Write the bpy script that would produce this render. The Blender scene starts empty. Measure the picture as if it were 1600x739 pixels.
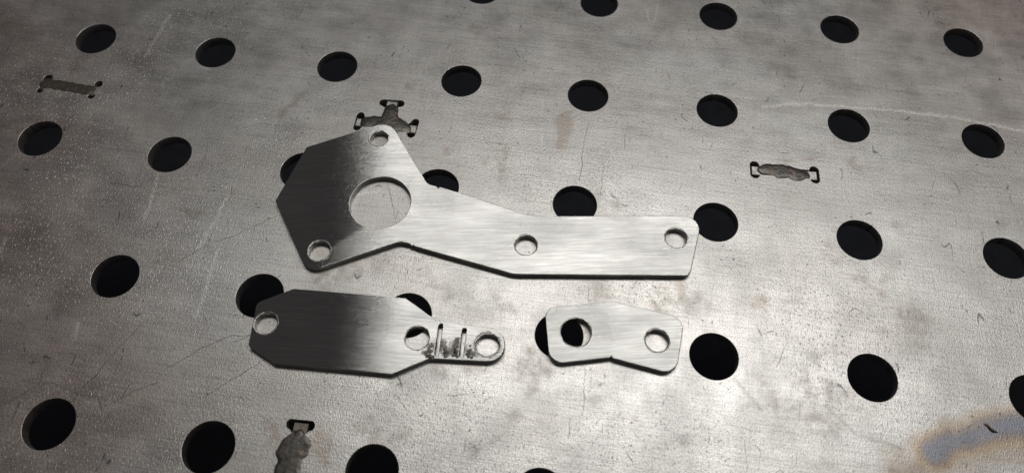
import bpy, bmesh, math, random
from mathutils import Vector, Matrix, noise

random.seed(7)
S = bpy.context.scene
COL = S.collection
MM = 0.001

# ------------------------------------------------------------------ camera
FPX, CX, CY = 1181.7, 817.36, 347.47          # calibrated on the 50 mm hole grid (1600 px wide photo)
CAM = Vector((0.19795, -0.19076, 0.23103))
RC = Matrix(((0.99058859, 0.12431499, -0.05727156),
             (0.13635295, -0.85983844, 0.49202207),
             (0.01192143, -0.49520060, -0.86869687)))   # photo axes (right, down, forward) -> world
cam_d = bpy.data.cameras.new('camera')
cam = bpy.data.objects.new('camera', cam_d)
COL.objects.link(cam)
c0, c1, c2 = RC.col[0], RC.col[1], RC.col[2]
M = Matrix((c0, -c1, -c2)).transposed().to_4x4()
M.translation = CAM
cam.matrix_world = M
cam_d.sensor_fit = 'HORIZONTAL'
cam_d.sensor_width = 36.0
cam_d.lens = FPX / 1600 * 36.0
cam_d.shift_x = -(CX - 800) / 1600
cam_d.shift_y = -(369.5 - CY) / 1600
cam_d.clip_start = 0.01
cam_d.clip_end = 50
cam_d.dof.use_dof = True
cam_d.dof.focus_distance = 0.265
cam_d.dof.aperture_fstop = 11.0
S.camera = cam

# ------------------------------------------------------------------ world and lamp
W = bpy.data.worlds.new('World')
S.world = W
W.use_nodes = True
bg = W.node_tree.nodes['Background']
bg.inputs['Color'].default_value = (1.0, 0.965, 0.975, 1)
bg.inputs['Strength'].default_value = 0.055

ld = bpy.data.lights.new('batten_lamp', 'AREA')
ld.shape = 'RECTANGLE'
ld.size, ld.size_y = 0.94, 0.28
ld.energy = 6.4
ld.color = (1.0, 0.99, 0.96)
lamp = bpy.data.objects.new('batten_lamp', ld)
lamp.location = (0.365, 0.285, 1.0)
COL.objects.link(lamp)

S.view_settings.view_transform = 'Standard'
S.view_settings.look = 'None'
S.view_settings.exposure = 0.0
S.view_settings.gamma = 1.0
S.render.engine = 'CYCLES'
S.cycles.use_denoising = True
S.cycles.max_bounces = 4
S.cycles.sample_clamp_indirect = 3.0


# ------------------------------------------------------------------ photo pixel -> point on a plane z
def pl(x, y, z=0.0):
    d = RC @ Vector(((x - CX) / FPX, (y - CY) / FPX, 1.0))
    return CAM + d * ((z - CAM.z) / d.z)


def p2(x, y, z=0.0):
    v = pl(x, y, z)
    return Vector((v.x, v.y))


# ------------------------------------------------------------------ node helper
class NT:
    def __init__(s, name):
        s.m = bpy.data.materials.new(name)
        s.m.use_nodes = True
        s.t = s.m.node_tree
        s.b = s.t.nodes['Principled BSDF']

    def n(s, kind, **kw):
        nd = s.t.nodes.new(kind)
        for k, v in kw.items():
            setattr(nd, k, v)
        return nd

    def put(s, sock, v):
        if isinstance(v, bpy.types.NodeSocket):
            s.t.links.new(v, sock)
        elif v is not None:
            sock.default_value = v

    def math(s, op, a, b=None, c=None, clamp=False):
        nd = s.n('ShaderNodeMath', operation=op, use_clamp=clamp)
        for i, v in enumerate((a, b, c)):
            s.put(nd.inputs[i], v)
        return nd.outputs[0]

    def vec(s, op, a, b=None, out=0):
        nd = s.n('ShaderNodeVectorMath', operation=op)
        s.put(nd.inputs[0], a)
        s.put(nd.inputs[3] if op == 'SCALE' else nd.inputs[1], b)
        return nd.outputs[out]

    def mapped(s, vec, scale, rot=0.0, loc=(0, 0, 0)):
        nd = s.n('ShaderNodeMapping')
        s.put(nd.inputs['Vector'], vec)
        nd.inputs['Scale'].default_value = scale
        nd.inputs['Rotation'].default_value = (0, 0, rot)
        nd.inputs['Location'].default_value = loc
        return nd.outputs[0]

    dim = '3D'

    def noise(s, vec, scale, detail=2.0, rough=0.5, dist=0.0):
        nd = s.n('ShaderNodeTexNoise', noise_dimensions=s.dim)
        s.put(nd.inputs['Vector'], vec)
        nd.inputs['Scale'].default_value = scale
        nd.inputs['Detail'].default_value = detail
        nd.inputs['Roughness'].default_value = rough
        nd.inputs['Distortion'].default_value = dist
        return nd.outputs['Fac']

    def rng(s, v, a, b, c=0.0, d=1.0, smooth=False):
        nd = s.n('ShaderNodeMapRange', interpolation_type='SMOOTHSTEP' if smooth else 'LINEAR')
        s.put(nd.inputs[0], v)
        for i, q in enumerate((a, b, c, d)):
            s.put(nd.inputs[1 + i], q)
        return nd.outputs[0]

    def mix(s, f, a, b, mode='MIX'):
        nd = s.n('ShaderNodeMix', data_type='RGBA', blend_type=mode)
        s.put(nd.inputs[0], f)
        s.put(nd.inputs[6], a)
        s.put(nd.inputs[7], b)
        return nd.outputs[2]

    def ramp(s, f, stops):
        nd = s.n('ShaderNodeValToRGB')
        s.put(nd.inputs[0], f)
        e = nd.color_ramp.elements
        while len(e) < len(stops):
            e.new(0.5)
        for el, (p, c) in zip(e, stops):
            el.position = p
            el.color = c
        return nd.outputs[0]

    def bump(s, h, strength, dist, normal=None):
        nd = s.n('ShaderNodeBump')
        nd.inputs['Strength'].default_value = strength
        nd.inputs['Distance'].default_value = dist
        s.put(nd.inputs['Height'], h)
        s.put(nd.inputs['Normal'], normal)
        return nd.outputs[0]

    def set(s, **kw):
        for k, v in kw.items():
            s.put(s.b.inputs[k.replace('_', ' ')], v)
        return s.m


def rgb(r, g, b):
    return (r, g, b, 1.0)


# distance from a point to a segment, shared node group
SEG = bpy.data.node_groups.new('segment_distance', 'ShaderNodeTree')
for nm in ('P', 'A', 'BA'):
    SEG.interface.new_socket(nm, in_out='INPUT', socket_type='NodeSocketVector')
SEG.interface.new_socket('InvLen', in_out='INPUT', socket_type='NodeSocketFloat')
SEG.interface.new_socket('Prev', in_out='INPUT', socket_type='NodeSocketFloat')
SEG.interface.new_socket('D', in_out='OUTPUT', socket_type='NodeSocketFloat')


def _seg():
    t = SEG
    gi, go = t.nodes.new('NodeGroupInput'), t.nodes.new('NodeGroupOutput')

    def v(op, a, b=None, out=0):
        nd = t.nodes.new('ShaderNodeVectorMath')
        nd.operation = op
        t.links.new(a, nd.inputs[0])
        if b is not None:
            t.links.new(b, nd.inputs[3] if op == 'SCALE' else nd.inputs[1])
        return nd.outputs[out]
    # each segment waits for the one before it (keeps the shader stack small)
    w = t.nodes.new('ShaderNodeVectorMath')
    w.operation = 'MULTIPLY_ADD'
    t.links.new(gi.outputs['Prev'], w.inputs[0])
    w.inputs[1].default_value = (1e-9, 1e-9, 0)
    t.links.new(gi.outputs['P'], w.inputs[2])
    pa = v('SUBTRACT', w.outputs[0], gi.outputs['A'])
    dt = v('DOT_PRODUCT', pa, gi.outputs['BA'], 1)
    m = t.nodes.new('ShaderNodeMath')
    m.operation = 'MULTIPLY'
    m.use_clamp = True
    t.links.new(dt, m.inputs[0])
    t.links.new(gi.outputs['InvLen'], m.inputs[1])
    q = v('SCALE', gi.outputs['BA'], m.outputs[0])
    t.links.new(v('LENGTH', v('SUBTRACT', pa, q), None, 1), go.inputs['D'])


_seg()


def seg_dist(T, P, a, b, prev):
    nd = T.n('ShaderNodeGroup')
    nd.node_tree = SEG
    T.put(nd.inputs['P'], P)
    T.put(nd.inputs['Prev'], prev)
    ba = b - a
    nd.inputs['A'].default_value = (a.x, a.y, 0)
    nd.inputs['BA'].default_value = (ba.x, ba.y, 0)
    nd.inputs['InvLen'].default_value = 1.0 / max(ba.length_squared, 1e-9)
    return nd.outputs[0]


def poly_mask(T, P, lines, width_mm):
    """soft mask around polylines given in photo pixels"""
    out = None
    for line in lines:
        pts = [p2(*q) for q in line]
        if len(pts) == 1:
            d = T.vec('DISTANCE', P, (pts[0].x, pts[0].y, 0), 1)
            out = d if out is None else T.math('MINIMUM', out, d)
            continue
        for a, b in zip(pts, pts[1:]):
            d = seg_dist(T, P, a, b, getattr(T, 'last', None) if out is None else out)
            out = d if out is None else T.math('MINIMUM', out, d)
    T.last = out
    return out


# ------------------------------------------------------------------ materials
def table_material():
    T = NT('scuffed_mild_steel_plate')
    T.dim = '2D'
    tc = T.n('ShaderNodeTexCoord').outputs['Object']
    flat = T.vec('MULTIPLY', tc, (1, 1, 0))
    # wobble so that marks are never ruler straight
    wob_n = T.n('ShaderNodeTexNoise', noise_dimensions='2D')
    T.put(wob_n.inputs['Vector'], flat)
    wob_n.inputs['Scale'].default_value = 130
    wob_n.inputs['Detail'].default_value = 3
    wob = T.vec('SCALE', T.vec('SUBTRACT', wob_n.outputs['Color'], (0.5, 0.5, 0.5)), 0.0022)
    wob = T.vec('MULTIPLY', wob, (1, 1, 0))
    P = T.vec('ADD', flat, wob)
    wob2 = T.vec('MULTIPLY', T.vec('SCALE', T.vec('SUBTRACT', wob_n.outputs['Color'], (0.5, 0.5, 0.5)), 0.011), (1, 1, 0))
    P2 = T.vec('ADD', flat, wob2)

    # base tone: cloudy mill finish
    big = T.noise(T.mapped(flat, (0.55, 1.0, 1), -0.12), 26, 3, 0.55)
    mid = T.noise(T.mapped(flat, (0.45, 1.0, 1), -0.12), 150, 3, 0.6)
    fine = T.noise(T.mapped(flat, (1.0, 0.45, 1), 0.15), 2500, 2, 0.6)
    # rolling and grinding lines, two crossing directions
    lin1 = T.noise(T.mapped(flat, (0.02, 1.0, 1), -0.13), 2300, 2, 0.6)
    lin2 = T.noise(T.mapped(flat, (1.0, 0.05, 1), 0.42, (2, 5, 0)), 1700, 2, 0.6)
    col = T.mix(T.rng(big, 0.3, 0.7), rgb(0.515, 0.492, 0.468), rgb(0.60, 0.586, 0.567))
    col = T.mix(T.rng(mid, 0.25, 0.75), T.mix(0.86, rgb(0, 0, 0), col), col)
    col = T.mix(T.rng(fine, 0.3, 0.62), T.mix(0.76, rgb(0, 0, 0), col), col)
    col = T.mix(T.rng(lin1, 0.36, 0.56), T.mix(0.86, rgb(0, 0, 0), col), col)
    col = T.mix(T.rng(lin2, 0.34, 0.54), T.mix(0.93, rgb(0, 0, 0), col), col)

    # soft brown tint, stronger towards the left edge and the far right corner
    edge_tint = poly_mask(T, flat, [[(-60, 20), (-20, 680)], [(1520, -40), (1680, 80)]], 1)
    edge_tint = T.math('MULTIPLY', T.rng(edge_tint, 0.085, 0.01, 0.0, 1.0, True), T.rng(big, 0.25, 0.7, 1.0, 0.55))
    col = T.mix(edge_tint, col, T.mix(1.0, col, rgb(1.0, 0.875, 0.83), 'MULTIPLY'))

    # brownish old oxide clouds
    ox = T.math('MULTIPLY', T.rng(T.noise(T.mapped(flat, (1, 1, 1), 0, (3.1, 1.7, 0)), 38, 5, 0.65), 0.56, 0.74),
                T.rng(T.noise(flat, 300, 3), 0.3, 0.7))
    col = T.mix(T.math('MULTIPLY', ox, 0.5), col, rgb(0.30, 0.245, 0.195))

    # local stains seen in the photograph
    brown = poly_mask(T, P2, [[(1214, 103), (1228, 110), (1240, 120)], [(742, 46)], [(787, 181)], [(1333, 257)],
                              [(1190, 473)], [(1224, 254)], [(1262, 251)], [(890, 175), (872, 230)],
                              [(115, 108), (128, 90)], [(425, 665), (432, 690)], [(497, 675), (503, 720)],
                              [(640, 130)], [(470, 150), (440, 180)], [(300, 330)], [(1060, 455)], [(700, 235)]], 1)
    col = T.mix(T.rng(brown, 0.0040, 0.0004, 0, 0.42, True), col, rgb(0.25, 0.19, 0.14))
    grey = poly_mask(T, P2, [[(775, 470), (800, 485)], [(824, 560)], [(835, 612)], [(926, 629)], [(800, 650)], [(775, 682)], [(737, 702)],
                             [(628, 675)], [(1060, 462), (1085, 475)], [(1300, 545)], [(1375, 517)], [(1392, 350)], [(1068, 690)],
                             [(1280, 560)], [(1110, 480)], [(965, 320)]], 1)
    col = T.mix(T.rng(grey, 0.0034, 0.0004, 0, 0.42, True), col, rgb(0.22, 0.205, 0.19))

    # heat tint left by welding: straw -> purple -> blue towards the bead line
    hb = poly_mask(T, P2, [[(1412, 745), (1445, 722), (1500, 704), (1600, 684)]], 1)
    col = T.mix(T.rng(hb, 0.0115, 0.001, 0, 0.62, True), col, rgb(0.27, 0.205, 0.15))
    hd = poly_mask(T, P, [[(1460, 704), (1484, 690), (1532, 676), (1575, 664), (1640, 659)]], 1)
    hn = T.math('ADD', hd, T.math('MULTIPLY', T.math('SUBTRACT', T.noise(flat, 75, 3, 0.6), 0.5), 0.0038))
    tint = T.ramp(T.rng(hn, 0, 0.0085), [(0.0, rgb(0.185, 0.198, 0.232)), (0.25, rgb(0.19, 0.186, 0.205)),
                                        (0.42, rgb(0.23, 0.185, 0.16)), (0.62, rgb(0.36, 0.255, 0.15)), (1.0, rgb(0.50, 0.43, 0.33))])
    col = T.mix(T.rng(hn, 0.0085, 0.0012, 0, 0.92, True), col, tint)

    # random hairline scratches: contour lines of noise, broken up by a second noise
    dark_s = None
    for k, (sc, rot, st) in enumerate(((60, 0.3, (1, 0.35, 1)), (75, 1.9, (1, 0.3, 1)))):
        v = T.mapped(flat, st, rot, (k * 3.7, k * 1.3, 0))
        line = T.math('ABSOLUTE', T.math('SUBTRACT', T.noise(v, sc, 1.5, 0.4), 0.5))
        brk = T.rng(T.noise(T.mapped(flat, (1, 1, 1), 0, (k * 2.1, 5, 0)), 150, 2), 0.62, 0.70)
        m = T.math('MULTIPLY', T.rng(line, 0.005, 0.0012), brk)
        dark_s = m if dark_s is None else T.math('MAXIMUM', dark_s, m)
    lt = T.mapped(flat, (1, 0.18, 1), 0.35, (7, 2, 0))
    bright = T.math('MULTIPLY', T.rng(T.math('ABSOLUTE', T.math('SUBTRACT', T.noise(lt, 40, 1), 0.5)), 0.006, 0.001),
                    T.rng(T.noise(T.mapped(flat, (1, 1, 1), 0, (1, 9, 0)), 50, 3), 0.56, 0.66))

    marks = poly_mask(T, P, [[(920, 189), (911, 232), (905, 281)], [(979, 193), (976, 235)], [(943, 260), (939, 302)],
                             [(603, 284), (611, 312), (618, 344)], [(919, 446), (919, 473)], [(912, 572), (913, 642)],
                             [(112, 625), (151, 582), (175, 554), (224, 505)], [(165, 634), (210, 611), (245, 597)],
                             [(259, 575), (308, 548), (359, 524), (390, 523)], [(308, 625), (350, 601), (412, 561)],
                             [(2, 633), (63, 599), (81, 599), (130, 618), (165, 623)], [(172, 286), (227, 294)],
                             [(280, 409), (322, 385), (432, 338)], [(616, 616), (635, 643)], [(893, 654), (887, 684)],
                             [(703, 621), (730, 616)], [(1235, 523), (1214, 572)], [(1164, 690), (1165, 735)],
                             [(365, 533), (390, 524)]], 1)
    dark_s = T.math('MAXIMUM', T.math('MULTIPLY', dark_s, 0.75), T.math('MULTIPLY', T.rng(marks, 0.00021, 0.00005, 0, 0.65), T.rng(mid, 0.35, 0.55, 0.35, 1.0)))
    lights = poly_mask(T, P, [[(265, 24), (246, 56), (227, 88)], [(248, 273), (238, 305), (227, 341)], [(354, 311), (311, 387)],
                              [(343, 390), (325, 440), (307, 496)], [(9, 371), (2, 394)],
                              [(1193, 168), (1246, 161), (1343, 169), (1481, 181), (1600, 205)],
                              [(560, 303), (592, 298)], [(124, 505), (116, 530)], [(1490, 640), (1530, 632)]], 1)
    bright = T.math('MAXIMUM', T.math('MULTIPLY', bright, 0.25), T.math('MULTIPLY', T.rng(lights, 0.0011, 0.0001, 0, 0.8), T.rng(fine, 0.42, 0.62, 0.1, 1.0)))
    crease = poly_mask(T, P, [[(1291, 634), (1336, 679), (1409, 699)], [(1150, 590), (1190, 640)]], 1)
    dark_s = T.math('MAXIMUM', dark_s, T.rng(crease, 0.0010, 0.0002, 0, 0.22))

    # pits and specks
    vo = T.n('ShaderNodeTexVoronoi', voronoi_dimensions='2D')
    T.put(vo.inputs['Vector'], P)
    vo.inputs['Scale'].default_value = 210
    sp = T.math('MULTIPLY', T.rng(vo.outputs['Distance'], 0.085, 0.04),
                T.rng(T.noise(flat, 60, 2), 0.60, 0.66))
    speck = sp
    vo2 = T.n('ShaderNodeTexVoronoi', voronoi_dimensions='2D')
    T.put(vo2.inputs['Vector'], P2)
    vo2.inputs['Scale'].default_value = 600
    sp2 = T.math('MULTIPLY', T.rng(vo2.outputs['Distance'], 0.15, 0.07),
                 T.rng(T.noise(flat, 110, 3), 0.57, 0.64))
    speck = T.math('MAXIMUM', sp, T.math('MULTIPLY', sp2, 0.6))
    dk = T.math('MAXIMUM', dark_s, T.math('MULTIPLY', speck, 0.75))
    col = T.mix(dk, col, rgb(0.07, 0.06, 0.055))
    col = T.mix(T.math('MULTIPLY', bright, 0.7), col, rgb(0.85, 0.82, 0.78))

    smudge = T.noise(T.mapped(flat, (1, 0.8, 1), 0.5, (8, 3, 0)), 48, 4, 0.6)
    rough = T.math('ADD', T.rng(mid, 0.3, 0.7, 0.41, 0.45), T.rng(smudge, 0.40, 0.66, -0.035, 0.045))
    rough = T.math('ADD', rough, T.math('MULTIPLY', T.math('MAXIMUM', ox, bright), 0.12))
    glint = T.rng(T.noise(T.mapped(flat, (1.0, 0.5, 1), 0.25, (4, 1, 0)), 1500, 2, 0.6), 0.62, 0.80)
    glint = T.math('MULTIPLY', glint, T.rng(T.noise(T.mapped(flat, (1, 1, 1), 0, (6, 2, 0)), 17, 3, 0.55), 0.38, 0.62, 0.25, 1.0))
    hh = T.math('MULTIPLY_ADD', glint, 1.1, fine)
    hh = T.math('MULTIPLY_ADD', lin1, 0.45, hh)
    hh = T.math('MULTIPLY_ADD', lin2, 0.25, hh)
    n1 = T.bump(hh, 0.8, 0.00006)
    n1 = T.bump(T.noise(flat, 45, 1), 0.3, 0.0006, n1)
    return T.set(Base_Color=col, Metallic=0.93, Roughness=rough, Normal=n1)


def cut_edge_material(name, c):
    T = NT(name)
    tc = T.n('ShaderNodeTexCoord').outputs['Object']
    n = T.noise(tc, 900, 3)
    st = T.noise(T.mapped(tc, (1, 1, 0.08)), 2600, 2)
    col = T.mix(T.rng(n, 0.3, 0.7), c, rgb(c[0] * 1.7, c[1] * 1.6, c[2] * 1.5))
    return T.set(Base_Color=col, Metallic=0.75, Roughness=0.5, Normal=T.bump(st, 0.5, 0.00006))


def rim_material():
    T = NT('deburred_bright_edge')
    tc = T.n('ShaderNodeTexCoord').outputs['Object']
    n = T.noise(tc, 1400, 2)
    col = T.mix(T.rng(n, 0.3, 0.7), rgb(0.48, 0.44, 0.40), rgb(0.82, 0.78, 0.72))
    return T.set(Base_Color=col, Metallic=0.9, Roughness=0.55, Normal=T.bump(n, 0.5, 0.00008))


def brushed_material(name, angle, rough=0.247, tone=(0.61, 0.60, 0.58), aniso=0.845, patch=None, burn=None):
    """sanded stainless sheet; grain runs along `angle` in the sheet's own plane"""
    T = NT(name)
    T.dim = '2D'
    tc = T.n('ShaderNodeTexCoord').outputs['Object']
    g = T.mapped(tc, (1, 1, 1), -angle)
    fine = T.noise(T.vec('MULTIPLY', g, (0.03, 1.0, 0.0)), 2600, 3, 0.7)
    mid = T.noise(T.vec('MULTIPLY', g, (0.03, 1.0, 0.0)), 950, 3, 0.6)
    smear = T.noise(T.vec('MULTIPLY', g, (0.5, 1, 0)), 70, 4, 0.55)
    base = rgb(*tone)
    col = T.mix(T.rng(fine, 0.32, 0.62), rgb(*[q * 0.74 for q in tone]), base)
    col = T.mix(T.rng(mid, 0.40, 0.60, 0.0, 0.45), col, rgb(*[q * 0.72 for q in tone]))
    col = T.mix(T.rng(smear, 0.35, 0.7, 0.0, 0.22), col, rgb(*[q * 0.70 for q in tone]))
    r = T.rng(smear, 0.3, 0.7, rough * 0.90, rough * 1.15)
    if burn:
        gp = T.vec('MULTIPLY', T.n('ShaderNodeNewGeometry').outputs['Position'], (1, 1, 0))
        wn = T.n('ShaderNodeTexNoise', noise_dimensions='2D')
        T.put(wn.inputs['Vector'], tc)
        wn.inputs['Scale'].default_value = 700
        wn.inputs['Detail'].default_value = 4
        gp = T.vec('ADD', gp, T.vec('MULTIPLY', T.vec('SUBTRACT', wn.outputs['Color'], (0.5, 0.5, 0.5)), (0.004, 0.004, 0)))
        bd = poly_mask(T, gp, burn, 1)
        bmk = T.rng(bd, 0.0019, 0.0002, 0.0, 0.8, True)
        col = T.mix(bmk, col, rgb(0.10, 0.085, 0.07))
        r = T.math('MULTIPLY_ADD', bmk, 0.25, r)
    ang = T.math('ADD', angle, 0.0)
    if patch:
        # a stretch that was sanded with another stroke direction
        a_, b_, x0, x1, turn = patch
        nrm = Vector((-(b_ - a_).y, (b_ - a_).x)).normalized()
        side = T.vec('DOT_PRODUCT', T.vec('SUBTRACT', tc, (a_.x, a_.y, 0)), (nrm.x, nrm.y, 0), 1)
        side = T.math('ADD', side, T.math('MULTIPLY', T.math('SUBTRACT', mid, 0.5), 0.003))
        sx = T.n('ShaderNodeSeparateXYZ')
        T.put(sx.inputs[0], tc)
        pm = T.math('MULTIPLY', T.rng(side, 0.0010, -0.0010, 0.0, 1.0, True), T.rng(sx.outputs[0], x1, x0, 0.0, 1.0, True))
        ang = T.math('MULTIPLY_ADD', pm, turn, angle)
    cv = T.n('ShaderNodeCombineXYZ')
    T.put(cv.inputs[0], T.math('COSINE', ang))
    T.put(cv.inputs[1], T.math('SINE', ang))
    tv = T.n('ShaderNodeVectorTransform', vector_type='VECTOR', convert_from='OBJECT', convert_to='WORLD')
    T.put(tv.inputs[0], cv.outputs[0])
    gl = T.n('ShaderNodeBsdfAnisotropic', distribution='BECKMANN')
    T.put(gl.inputs['Color'], col)
    T.put(gl.inputs['Roughness'], r)
    gl.inputs['Anisotropy'].default_value = aniso
    T.put(gl.inputs['Normal'], T.bump(T.math('ADD', fine, mid), 0.35, 0.00003))
    T.put(gl.inputs['Tangent'], tv.outputs[0])
    out = T.t.nodes['Material Output']
    T.t.links.new(gl.outputs[0], out.inputs['Surface'])
    T.t.nodes.remove(T.b)
    return T.m


def weld_material():
    T = NT('oxidised_weld_metal')
    tc = T.n('ShaderNodeTexCoord').outputs['Object']
    n = T.noise(tc, 420, 4, 0.6)
    n2 = T.noise(tc, 1800, 3)
    col = T.mix(T.rng(n, 0.35, 0.65), rgb(0.06, 0.057, 0.052), rgb(0.11, 0.10, 0.088))
    col = T.mix(T.rng(T.noise(T.mapped(tc, (1, 1, 1), 0, (4, 2, 0)), 300, 3), 0.6, 0.72, 0, 0.45), col, rgb(0.26, 0.13, 0.09))
    return T.set(Base_Color=col, Metallic=0.75, Roughness=T.rng(n2, 0.3, 0.7, 0.30, 0.5), Normal=T.bump(n2, 0.3, 0.0001))


def simple(name, c, metal, rough, sc=700, var=0.35, bump=0.4):
    T = NT(name)
    tc = T.n('ShaderNodeTexCoord').outputs['Object']
    n = T.noise(tc, sc, 3, 0.6)
    col = T.mix(T.rng(n, 0.3, 0.7), rgb(*[q * (1 - var) for q in c]), rgb(*[q * (1 + var) for q in c]))
    return T.set(Base_Color=col, Metallic=metal, Roughness=rough, Normal=T.bump(n, bump, 0.00015))


M_TABLE = table_material()
M_TABLE_WALL = cut_edge_material('table_hole_wall', rgb(0.045, 0.038, 0.032))
M_TABLE_RIM = simple('table_hole_rim', (0.42, 0.40, 0.37), 0.9, 0.5)
M_EDGE = cut_edge_material('cut_sheet_edge', rgb(0.13, 0.12, 0.11))
M_RIM = rim_material()
M_WELD = weld_material()
M_BURR = simple('rough_burr', (0.36, 0.34, 0.31), 0.9, 0.5, 1400, 0.5, 0.5)
M_WELD_PALE = simple('ground_weld_metal', (0.15, 0.132, 0.113), 0.85, 0.40, 500, 0.22, 0.2)
M_TAB = simple('bare_rib_tab_steel', (0.40, 0.385, 0.36), 0.9, 0.45)
M_SLAG = simple('scorched_slag', (0.085, 0.073, 0.062), 0.6, 0.40, 1600, 0.6, 0.9)
M_FLOOR = simple('dark_concrete', (0.016, 0.018, 0.026), 0.0, 0.85, 40, 0.3, 0.4)
M_SLIVER = simple('dark_steel_sliver', (0.15, 0.115, 0.09), 0.6, 0.45)


# ------------------------------------------------------------------ geometry helpers
def link(name, me, parent=None, loc=None):
    o = bpy.data.objects.new(name, me)
    COL.objects.link(o)
    if loc is not None:
        o.location = loc
    if parent is not None:
        o.parent = parent
    return o


def fillet(corners):
    """corners: (Vector2, radius in mm) -> rounded closed outline"""
    n = len(corners)
    out = []
    for i in range(n):
        p, r = corners[i]
        a = (corners[i - 1][0] - p)
        b = (corners[(i + 1) % n][0] - p)
        la, lb = a.length, b.length
        a.normalize()
        b.normalize()
        ang = a.angle(b)
        r *= MM
        if r < 1e-6 or abs(ang - math.pi) < 1e-3:
            out.append(p.copy())
            continue
        tl = min(r / math.tan(ang / 2), 0.49 * min(la, lb))
        r = tl * math.tan(ang / 2)
        cdir = (a + b).normalized()
        c = p + cdir * (r / math.sin(ang / 2))
        s, e = p + a * tl - c, p + b * tl - c
        steps = max(3, int(math.degrees(math.pi - ang) / 7))
        sa = math.atan2(s.y, s.x)
        da = math.atan2(s.x * e.y - s.y * e.x, s.dot(e))
        for k in range(steps + 1):
            t = sa + da * k / steps
            out.append(c + Vector((math.cos(t), math.sin(t))) * r)
    return out


def circle(c, r, seg=56, jitter=0.0, nick=()):
    ph = random.uniform(0, 50)
    out = []
    for k in range(seg):
        t = 2 * math.pi * k / seg
        rr = r + jitter * noise.noise(Vector((math.cos(t) * 2.2 + ph, math.sin(t) * 2.2, ph)))
        for (na, nw, nd) in nick:
            d = (t - na + math.pi) % (2 * math.pi) - math.pi
            rr += nd * math.exp(-(d / nw) ** 2)
        out.append(c + Vector((math.cos(t), math.sin(t))) * rr)
    return out


def hole_px(l, r, t, b, z):
    cx, cy = (l + r) / 2, (t + b) / 2
    c = p2(cx, cy, z)
    return c, (p2(l, cy, z) - p2(r, cy, z)).length / 2


def rough_edge(loop, amp, step=0.0012):
    """resample an outline and add the tiny wander of a hand-finished cut"""
    out = []
    n = len(loop)
    for i in range(n):
        a, b = loop[i], loop[(i + 1) % n]
        m = max(1, int((b - a).length / step))
        nr = Vector((-(b - a).y, (b - a).x)).normalized()
        for k in range(m):
            p = a.lerp(b, k / m)
            w = noise.noise(Vector((p.x * 420, p.y * 420, 3.3))) + 0.5 * noise.noise(Vector((p.x * 1300, p.y * 1300, 9.1)))
            out.append(p + nr * amp * w)
    return out


def plate_mesh(name, loops, z0, z1, bev, mats, origin=Vector((0, 0))):
    """sheet with through holes: first loop outside, the rest cut out; bevelled rim top and bottom"""
    cd = bpy.data.curves.new(name + '_outline', 'CURVE')
    cd.dimensions = '2D'
    cd.fill_mode = 'BOTH'
    for lp in loops:
        sp = cd.splines.new('POLY')
        sp.points.add(len(lp) - 1)
        for pt, q in zip(sp.points, lp):
            pt.co = ((q.x - origin.x) * 1000, (q.y - origin.y) * 1000, 0, 1)
        sp.use_cyclic_u = True
    cd.extrude = (z1 - z0) * 500 - bev * 1000
    cd.bevel_depth = bev * 1000
    cd.bevel_resolution = 1
    cd.offset = -bev * 500
    tmp = bpy.data.objects.new('tmp', cd)
    COL.objects.link(tmp)
    dg = bpy.context.evaluated_depsgraph_get()
    me = bpy.data.meshes.new_from_object(tmp.evaluated_get(dg))
    bpy.data.objects.remove(tmp)
    bpy.data.curves.remove(cd)
    me.name = name
    me.transform(Matrix.Translation((0, 0, (z0 + z1) / 2)) @ Matrix.Scale(0.001, 4))
    bm = bmesh.new()
    bm.from_mesh(me)
    bmesh.ops.remove_doubles(bm, verts=bm.verts, dist=2e-6)
    bm.normal_update()
    zt = z1 - 2e-5
    for f in bm.faces:
        if abs(f.normal.z) > 0.99:
            f.material_index = 0
        elif abs(f.normal.z) > 0.25 and f.calc_center_median().z > (z0 + z1) / 2:
            f.material_index = 2
        else:
            f.material_index = 1
        f.smooth = f.material_index != 0
    for e in bm.edges:
        if len(e.link_faces) == 2:
            e.smooth = e.link_faces[0].normal.angle(e.link_faces[1].normal, 0) < math.radians(32)
    bm.to_mesh(me)
    bm.free()
    me.materials.clear()
    for m in mats:
        me.materials.append(m)
    return me


# ------------------------------------------------------------------ the perforated tabletop
T_TABLE = 4.2 * MM


def slot_loop(c, u, L, Wd, r):
    """slot along unit vector u, half length L, half width Wd, round relief holes at its four corners"""
    v = Vector((-u.y, u.x))
    pts = []

    def arc(cx, cy, a0, a1, n=12):
        for k in range(n + 1):
            a = math.radians(a0 + (a1 - a0) * k / n)
            pts.append((cx + r * math.cos(a), cy + r * math.sin(a)))
    arc(L - r, Wd, 0, 180)
    arc(-L + r, Wd, 0, 180)
    arc(-L + r, -Wd, 180, 360)
    arc(L - r, -Wd, 180, 360)
    return [c + u * a + v * b for a, b in pts]


table_loops = [[Vector((-0.30, -0.36)), Vector((0.72, -0.36)), Vector((0.72, 0.31)), Vector((-0.30, 0.31))]]
for i in range(-5, 14):
    for j in range(-5, 7):
        table_loops.append(circle(Vector((i * 0.05, -j * 0.05)), 0.00793, 64))

# slot with two visible ends, right of the parts
aL, aR = p2(1172.0, 264.5), p2(1280.6, 274.0)
sA_c, sA_u, sA_L = (aL + aR) / 2, (aR - aL).normalized(), (aR - aL).length / 2
table_loops.append(slot_loop(sA_c, sA_u, sA_L, 2.0 * MM, 1.75 * MM))
# welded-over slot at the dim side: only its four relief holes stay open
for q, r in (((75, 122.3), 1.75), ((62.5, 141.3), 1.25), ((154, 131.7), 1.6), ((142.7, 150.0), 1.4)):
    table_loops.append(circle(p2(*q), r * MM, 24, 0.0001))
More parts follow.
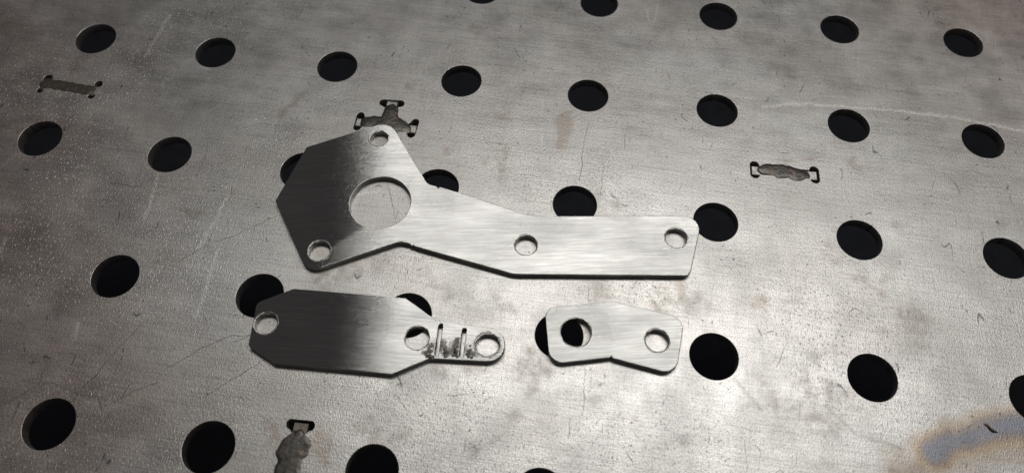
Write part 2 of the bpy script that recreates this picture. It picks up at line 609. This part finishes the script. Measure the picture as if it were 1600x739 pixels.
# T-shaped joint behind the big bracket
bl0, bl1 = p2(563.3, 180.6), p2(557.9, 199.0)
br0, br1 = p2(648.8, 190.9), p2(642.3, 210.3)
bt0, bt1 = p2(599.0, 160.6), p2(625.5, 162.2)


def end_loop(a, b, inward, r, depth):
    """open end of a slot: two relief holes a, b joined by a straight outer edge"""
    u = (b - a).normalized()
    out = []
    w = inward.normalized()
    ang_w = math.atan2(w.y, w.x)
    # outer edge first, then round each relief hole to the inner side
    s = 1 if (u.x * w.y - u.y * w.x) > 0 else -1
    def arc(c, a0, a1, n=12):
        for k in range(n + 1):
            t = a0 + (a1 - a0) * k / n
            out.append(c + Vector((math.cos(t), math.sin(t))) * r)
    # hole b: from outer side over the far side to the inner side
    arc(b, ang_w + math.pi, ang_w + math.pi + s * math.pi * 0.98)
    out.append(b - u * r * 0.9 + w * depth)
    out.append(a + u * r * 0.9 + w * depth)
    arc(a, ang_w + s * 0.02 * math.pi, ang_w + s * math.pi)
    return out


hb = ((br0 + br1) / 2 - (bl0 + bl1) / 2).normalized()
mB = (bl0 + bl1 + br0 + br1) / 4
table_loops.append(end_loop(bl0, bl1, hb, 1.5 * MM, 2.6 * MM))
table_loops.append(end_loop(br0, br1, -hb, 1.5 * MM, 2.6 * MM))
dirT = (mB - (bt0 + bt1) / 2).normalized()
table_loops.append(end_loop(bt0, bt1, dirT, 1.6 * MM, 2.6 * MM))
# slot end at the lower border
d0, d1 = p2(454.6, 662.0), p2(484.2, 665.0)
dD = Vector((d1 - d0).yx)
dD = Vector((dD.x, -abs(dD.y))) if False else Vector(((d1 - d0).y, -(d1 - d0).x)).normalized()
table_loops.append(end_loop(d0, d1, dD, 1.55 * MM, 3.2 * MM))

tt = link('tabletop', plate_mesh('tabletop', table_loops, -T_TABLE, 0.0, 0.12 * MM, [M_TABLE, M_TABLE_WALL, M_TABLE_RIM]))
tt['kind'] = 'structure'
tt['label'] = 'scuffed grey steel welding tabletop with a grid of round holes'

# floor far below, seen only as darkness through the holes
bm = bmesh.new()
bmesh.ops.create_grid(bm, x_segments=8, y_segments=8, size=2.5)
me = bpy.data.meshes.new('floor')
bm.to_mesh(me)
bm.free()
me.materials.append(M_FLOOR)
fl = link('floor', me, loc=(0.2, 0, -0.86))
fl['kind'] = 'structure'


# ------------------------------------------------------------------ rib tabs and weld beads in the slots
def tab(c, u, half_len, half_w, top=-0.6 * MM):
    v = Vector((-u.y, u.x))
    bm = bmesh.new()
    vs = []
    bv = 0.18 * MM
    for z, k in ((-9 * MM, 0), (top - bv, 0), (top, bv)):
        vs.append([bm.verts.new((*(u * sx * (half_len - k) + v * sy * (half_w - k)), z))
                   for sx, sy in ((-1, -1), (1, -1), (1, 1), (-1, 1))])
    for a, b in zip(vs, vs[1:]):
        for k in range(4):
            bm.faces.new((a[k], a[(k + 1) % 4], b[(k + 1) % 4], b[k]))
    bm.faces.new(vs[-1])
    bm.faces.new(vs[0][::-1])
    bmesh.ops.recalc_face_normals(bm, faces=bm.faces)
    me = bpy.data.meshes.new('rib_tab')
    bm.to_mesh(me)
    bm.free()
    me.materials.append(M_TAB)
    return link('rib_tab', me, tt, (c.x, c.y, 0))


def bead(blobs, res=0.22 * MM, base=-0.25 * MM, name='weld_bead', mat=None, lump=0.05 * MM, parent=None, z=0.0, top=0.55):
    """puddled metal: blobs are (centre, radius mm, height mm); one height-field mesh closed below"""
    xs = [b[0].x for b in blobs]
    ys = [b[0].y for b in blobs]
    R = max(b[1] for b in blobs) * MM
    x0, x1, y0, y1 = min(xs) - R, max(xs) + R, min(ys) - R, max(ys) + R
    o = Vector(((x0 + x1) / 2, (y0 + y1) / 2))
    nx, ny = int((x1 - x0) / res) + 2, int((y1 - y0) / res) + 2
    bm = bmesh.new()
    grid = {}
    for i in range(nx):
        for j in range(ny):
            p = Vector((x0 + i * res, y0 + j * res))
            w = Vector((noise.noise(Vector((p.x * 500, p.y * 500, 1))), noise.noise(Vector((p.x * 500, p.y * 500, 8))))) * 0.35 * MM
            h = 0.0
            for (c, r, hh) in blobs:
                d = ((p + w) - c).length / (r * MM)
                if d < 1:
                    k = hh * MM * (1 - d * d) ** 0.75
                    h = (h ** 3 + k ** 3) ** (1 / 3)
            if h > 0:
                h = min(h, top * MM) if h < top * MM else top * MM + (h - top * MM) * 0.25
                h += lump * noise.noise(Vector((p.x * 900, p.y * 900, 4)))
                grid[i, j] = (p, base + h)
    vt = {k: bm.verts.new((p.x - o.x, p.y - o.y, h)) for k, (p, h) in grid.items()}
    for (i, j) in grid:
        q = [(i, j), (i + 1, j), (i + 1, j + 1), (i, j + 1)]
        if all(k in vt for k in q):
            bm.faces.new([vt[k] for k in q])
    bd = [e for e in bm.edges if e.is_boundary]
    ex = bmesh.ops.extrude_edge_only(bm, edges=bd)
    for v in ex['geom']:
        if isinstance(v, bmesh.types.BMVert):
            v.co.z = base - 0.6 * MM if parent is None else -0.02 * MM
    loose = [v for v in bm.verts if not v.link_faces]
    bmesh.ops.delete(bm, geom=loose, context='VERTS')
    bmesh.ops.recalc_face_normals(bm, faces=bm.faces)
    for f in bm.faces:
        f.smooth = True
    me = bpy.data.meshes.new(name)
    bm.to_mesh(me)
    bm.free()
    me.materials.append(mat or M_WELD)
    if parent is None:
        return link(name, me, tt, (o.x, o.y, z))
    return link(name, me, parent, (o.x - parent.location.x, o.y - parent.location.y, z))


# A
tab(sA_c, sA_u, sA_L - 0.75 * MM, 1.85 * MM)
P = lambda x, y: p2(x, y)
bead([(P(1195, 264), 2.57, .45), (P(1203, 265), 3.04, .55), (P(1213, 267), 3.39, .6), (P(1222, 267), 3.51, .65), (P(1231, 269), 3.39, .6),
      (P(1240, 271), 3.28, .6), (P(1248, 273), 3.04, .55), (P(1255, 274), 2.57, .45), (P(1244, 276), 2.92, .5), (P(1218, 271), 3.04, .5)])
# B
cl = (bl0 + bl1) / 2
cr = (br0 + br1) / 2
ct = (bt0 + bt1) / 2
tab(cl + hb * 1.0 * MM, hb, 2.2 * MM, 1.75 * MM)
tab(cr - hb * 1.0 * MM, hb, 2.1 * MM, 1.75 * MM)
tab(ct + dirT * 1.0 * MM, dirT, 2.2 * MM, 2.1 * MM)
bead([(P(575, 191), 3.04, .5), (P(584, 190), 3.28, .55), (P(594, 191), 3.28, .6), (P(604, 191), 3.74, .6), (P(609, 181), 3.74, .65), (P(611, 173), 3.28, .55),
      (P(609, 187), 3.74, .6), (P(619, 193), 3.51, .55), (P(627, 197), 3.28, .5), (P(614, 202), 3.51, .5), (P(632, 201), 2.69, .4), (P(596, 199), 3.04, .5)])
# C
bead(mat=M_WELD_PALE, blobs=[(P(70, 132), 3.0, .4), (P(78, 131), 3.2, .42), (P(90, 133), 3.2, .45), (P(101, 135), 3.3, .45), (P(112, 137), 3.3, .45), (P(123, 139), 3.2, .45),
      (P(134, 141), 3.2, .45), (P(143, 141), 2.8, .4), (P(138, 144), 1.5, .6)], lump=0.05 * MM, top=0.42)
# D
uD = dD
tab((d0 + d1) / 2 + uD * 1.6 * MM, uD, 2.5 * MM, 2.3 * MM, -0.9 * MM).data.materials[0] = M_WELD_PALE
bead([(P(467, 677), 1.5, .45), (P(458, 690), 3.6, .45), (P(453, 700), 4.4, .5), (P(457, 709), 4.6, .5), (P(449, 722), 4.2, .45), (P(446, 738), 4.2, .45),
      (P(452, 752), 4.2, .45), (P(474, 690), 2.8, .4), (P(441, 736), 3.2, .4), (P(455, 745), 3.6, .45), (P(460, 728), 3.0, .4), (P(439, 707), 2.6, .35), (P(481, 694), 2.2, .3), (P(478, 706), 2.4, .3)], lump=0.03 * MM, top=0.4)

# ------------------------------------------------------------------ the three cut parts
T_PART = 2.5 * MM
Z = T_PART


def C(x, y, r):
    return (p2(x, y, Z), r)


def part(name, outer, holes, mat, label, cat):
    o2 = Vector((sum(p.x for p in outer) / len(outer), sum(p.y for p in outer) / len(outer)))
    loops = [rough_edge(outer, 0.035 * MM)] + holes
    me = plate_mesh(name, loops, 0.0, T_PART, 0.22 * MM, [mat, M_EDGE, M_RIM], o2)
    o = link(name, me, None, (o2.x, o2.y, 0.03 * MM))
    o['label'] = label
    o['category'] = cat
    return o


def H(l, r, t, b, jit=0.10, nick=()):
    c, rad = hole_px(l, r, t, b, Z)
    return circle(c, rad, 64, jit * MM, nick)


# large cranked arm bracket
o1 = fillet([C(608.5, 189.8, 6.0), C(651.5, 261.5, 12), C(668, 288, 3.0),
             C(682.0, 291.6, 0), C(684.2, 294.6, 0.1), C(687.5, 292.6, 0),
             C(716, 300.9, 0), C(829, 338.3, 22), C(1097.5, 337.5, 5.0),
             C(1077.5, 430, 2.4), C(803, 427.8, 12), C(649.0, 385.0, 0), C(645.5, 382.0, 0.1), C(642.5, 383.4, 0.1), C(640.0, 380.4, 0),
             C(624, 376.9, 4), C(480.2, 424.3, 5.5), C(430.6, 313.8, 1.0), C(479, 230.4, 1.2)])
h1 = [H(546, 641.9, 276.5, 355.8, 0.12, ((4.55, .06, .45 * MM), (2.2, .05, -.15 * MM), (5.9, .05, .2 * MM))),
      H(577.5, 606, 205, 228.6, 0.18), H(481.5, 515.8, 376.8, 407, 0.16),
      H(804.5, 839.5, 367.2, 398.6, 0.14, ((3.3, .1, .3 * MM), (3.7, .08, .15 * MM))), H(1039.3, 1073.5, 357, 386.5, 0.14, ((4.2, .12, .25 * MM),))]
cen1 = sum(o1, Vector((0, 0))) / len(o1)
m1 = brushed_material('sanded_stainless_arm', math.radians(10),
                      patch=(p2(530, 378, Z) - cen1, p2(640, 312, Z) - cen1, p2(600, 370, Z).x - cen1.x, p2(660, 370, Z).x - cen1.x, 0.19))
arm = part('arm_bracket', o1, h1, m1,
           'long stainless arm bracket with pentagon head, one big hole and four small holes', 'bracket')

# small chevron link
o3 = fillet([C(851, 480.6, 4.0), C(950, 471.4, 0.6), C(957, 471.0, 0.6), C(1069.5, 496.8, 4.6), C(1056.0, 584.8, 4.6), C(957.5, 558.6, 0.2),
             C(955.3, 555.6, 0.1), C(952.5, 557.6, 0.2), C(858.9, 568.0, 4.5)])
h3 = [H(876.3, 923.8, 497.3, 540.6, 0.10), H(1008.5, 1045.0, 514.3, 548.2, 0.16, ((2.5, .09, .35 * MM), (0.25, .2, .3 * MM)))]
m3 = brushed_material('sanded_stainless_link', math.radians(13))
lk = part('link_plate', o3, h3, m3, 'small bent stainless link plate with one larger and one smaller hole', 'link plate')

# elongated bracket with slotted tongue
o2 = fillet([C(388.3, 539.5, 1.0), C(401.8, 473.0, 2.2), C(459, 451.2, 3.0), C(633.5, 465.8, 1.0), C(680, 499.4, 1.0), C(724, 507.2, 0),
             C(790.5, 514.6, 6.0), C(786.5, 565.0, 6.2), C(671, 559.0, 1.5), C(612, 583.8, 1.2), C(428.5, 566.6, 1.2)])


def slot2(x0, y0, x1, y1, w):
    a, b = p2(x0, y0, Z), p2(x1, y1, Z)
    u = (b - a).normalized()
    v = Vector((-u.y, u.x))
    r = w / 2 * MM
    out = []
    for k in range(11):
        t = math.pi * k / 10
        out.append(b + (v * -math.cos(t) + u * math.sin(t)) * r * 0.9)
    for k in range(13):
        t = math.pi * k / 12
        out.append(a + (v * math.cos(t) - u * math.sin(t)) * r)
    return rough_edge(out, 0.06 * MM, 0.0008)


h2 = [H(397.3, 433.5, 487.3, 522, 0.16), H(632.5, 671, 509, 546.3, 0.12), H(743.6, 780.0, 520.3, 556.0, 0.16, ((0.05, .15, .3 * MM),)),
      slot2(688.6, 508.6, 682.4, 553.5, 1.5), slot2(725.7, 515.2, 720.8, 555.5, 1.5)]
m2 = brushed_material('sanded_stainless_tongue', math.radians(5),
                      burn=[[(668, 553), (674, 546)], [(694, 546), (699, 556)], [(714, 540), (709, 553)], [(732, 552), (737, 557)],
                            [(690, 538), (688, 545)]])
sb = part('slotted_bracket', o2, h2, m2,
          'elongated stainless bracket with clipped corners and a scorched, slotted round tongue', 'bracket')

Q = lambda x, y: p2(x, y, Z)
ZT = T_PART + 0.03 * MM


def crust(blobs):
    return bead([(Q(x, y), r, h) for x, y, r, h in blobs], res=0.13 * MM, base=-0.03 * MM, name='slag_crust', mat=M_SLAG,
                lump=0.16 * MM, parent=sb, z=T_PART - 0.01 * MM)


crust([(666, 551, .7, .18), (668, 555.5, .7, .2), (672, 556, .8, .2), (677, 557, .5, .15), (671, 550, .5, .15)])
crust([(674, 542, .4, .15), (675, 537, .35, .15)])
crust([(695, 546, .5, .2), (697.5, 551, .8, .22), (697, 556, .8, .2), (693.5, 551, .45, .15)])
crust([(714, 540, .4, .15), (711, 545, .5, .2), (712, 550, .7, .22), (713, 556, .7, .2), (707.5, 556, .5, .2)])
crust([(729.5, 553, .6, .2), (733, 549, .6, .2), (737, 558, .6, .18), (732, 557, .6, .2)])
crust([(734.5, 540, .4, .25)])

# raised burr left round the holes
def burr_ring(obj, l, r, t, b, wid, a0=0, a1=360):
    c, rad = hole_px(l, r, t, b, Z)
    ph = random.uniform(0, 90)
    bm = bmesh.new()
    n = max(20, int(64 * (a1 - a0) / 360))
    rings = []
    for k in range(n + 1):
        th = math.radians(a0 + (a1 - a0) * k / n)
        q = Vector((math.cos(th), math.sin(th)))
        j = noise.noise(Vector((q.x * 3 + ph, q.y * 3, ph)))
        j2 = noise.noise(Vector((q.x * 9 + ph, q.y * 9, 5)))
        w = 0.75 * wid * MM * max(0.25, 0.75 + 0.8 * j + 0.4 * j2)
        hgt = 0.12 * MM * max(0.2, 0.8 + j2)
        rr = rad + 0.10 * MM
        prof = ((rr + 0.02 * MM, -0.05 * MM), (rr + w * 0.25, hgt), (rr + w * 0.6, hgt * 0.8), (rr + w, -0.03 * MM))
        rings.append([bm.verts.new((c.x + q.x * a - obj.location.x, c.y + q.y * a - obj.location.y, T_PART + z)) for a, z in prof])
    for p, q in zip(rings, rings[1:]):
        for k in range(3):
            bm.faces.new((p[k], p[k + 1], q[k + 1], q[k]))
    bmesh.ops.recalc_face_normals(bm, faces=bm.faces)
    for f in bm.faces:
        f.smooth = True
        if f.normal.z < 0:
            f.normal_flip()
    me = bpy.data.meshes.new('burr')
    bm.to_mesh(me)
    bm.free()
    me.materials.append(M_BURR)
    return link('burr', me, obj)


burr_ring(sb, 743.6, 780.0, 520.3, 556.0, 1.25)
burr_ring(sb, 397.3, 433.5, 487.3, 522, 0.6)
burr_ring(sb, 632.5, 671, 509, 546.3, 0.45)
burr_ring(arm, 577.5, 606, 205, 228.6, 0.7)
burr_ring(arm, 481.5, 515.8, 376.8, 407, 0.7)
burr_ring(arm, 804.5, 839.5, 367.2, 398.6, 0.55)
burr_ring(arm, 1039.3, 1073.5, 357, 386.5, 0.55)
burr_ring(lk, 1008.5, 1045.0, 514.3, 548.2, 0.7)
burr_ring(lk, 876.3, 923.8, 497.3, 540.6, 0.4)

# ------------------------------------------------------------------ loose steel sliver on the heat tint
a, b = pl(1537, 662), pl(1558, 676)
d = (b - a)
bm = bmesh.new()
rings = []
for k in range(9):
    t = k / 8
    c = a.lerp(b, t) + Vector((0, 0, 0.0005 + 0.0004 * math.sin(t * 3)))
    s = Vector((-d.y, d.x, 0)).normalized()
    r = 0.00032 * (0.35 + math.sin(math.pi * min(1, t * 0.9 + 0.08)))
    c += s * 0.0003 * math.sin(t * 7)
    rings.append([bm.verts.new(c - a + s * r * math.cos(q) + Vector((0, 0, r * 0.8 * math.sin(q)))) for q in [math.pi * 2 * z / 6 for z in range(6)]])
for p, q in zip(rings, rings[1:]):
    for k in range(6):
        bm.faces.new((p[k], p[(k + 1) % 6], q[(k + 1) % 6], q[k]))
bm.faces.new(rings[0][::-1])
bm.faces.new(rings[-1])
bmesh.ops.recalc_face_normals(bm, faces=bm.faces)
lo = min(v.co.z for v in bm.verts)
for v in bm.verts:
    v.co.z -= lo
me = bpy.data.meshes.new('metal_sliver')
bm.to_mesh(me)
bm.free()
me.materials.append(M_SLIVER)
sl = link('metal_sliver', me, None, (a.x, a.y, 0.00002))
sl['label'] = 'thin dark metal sliver lying on the heat-tinted patch of the table'
sl['category'] = 'sliver'
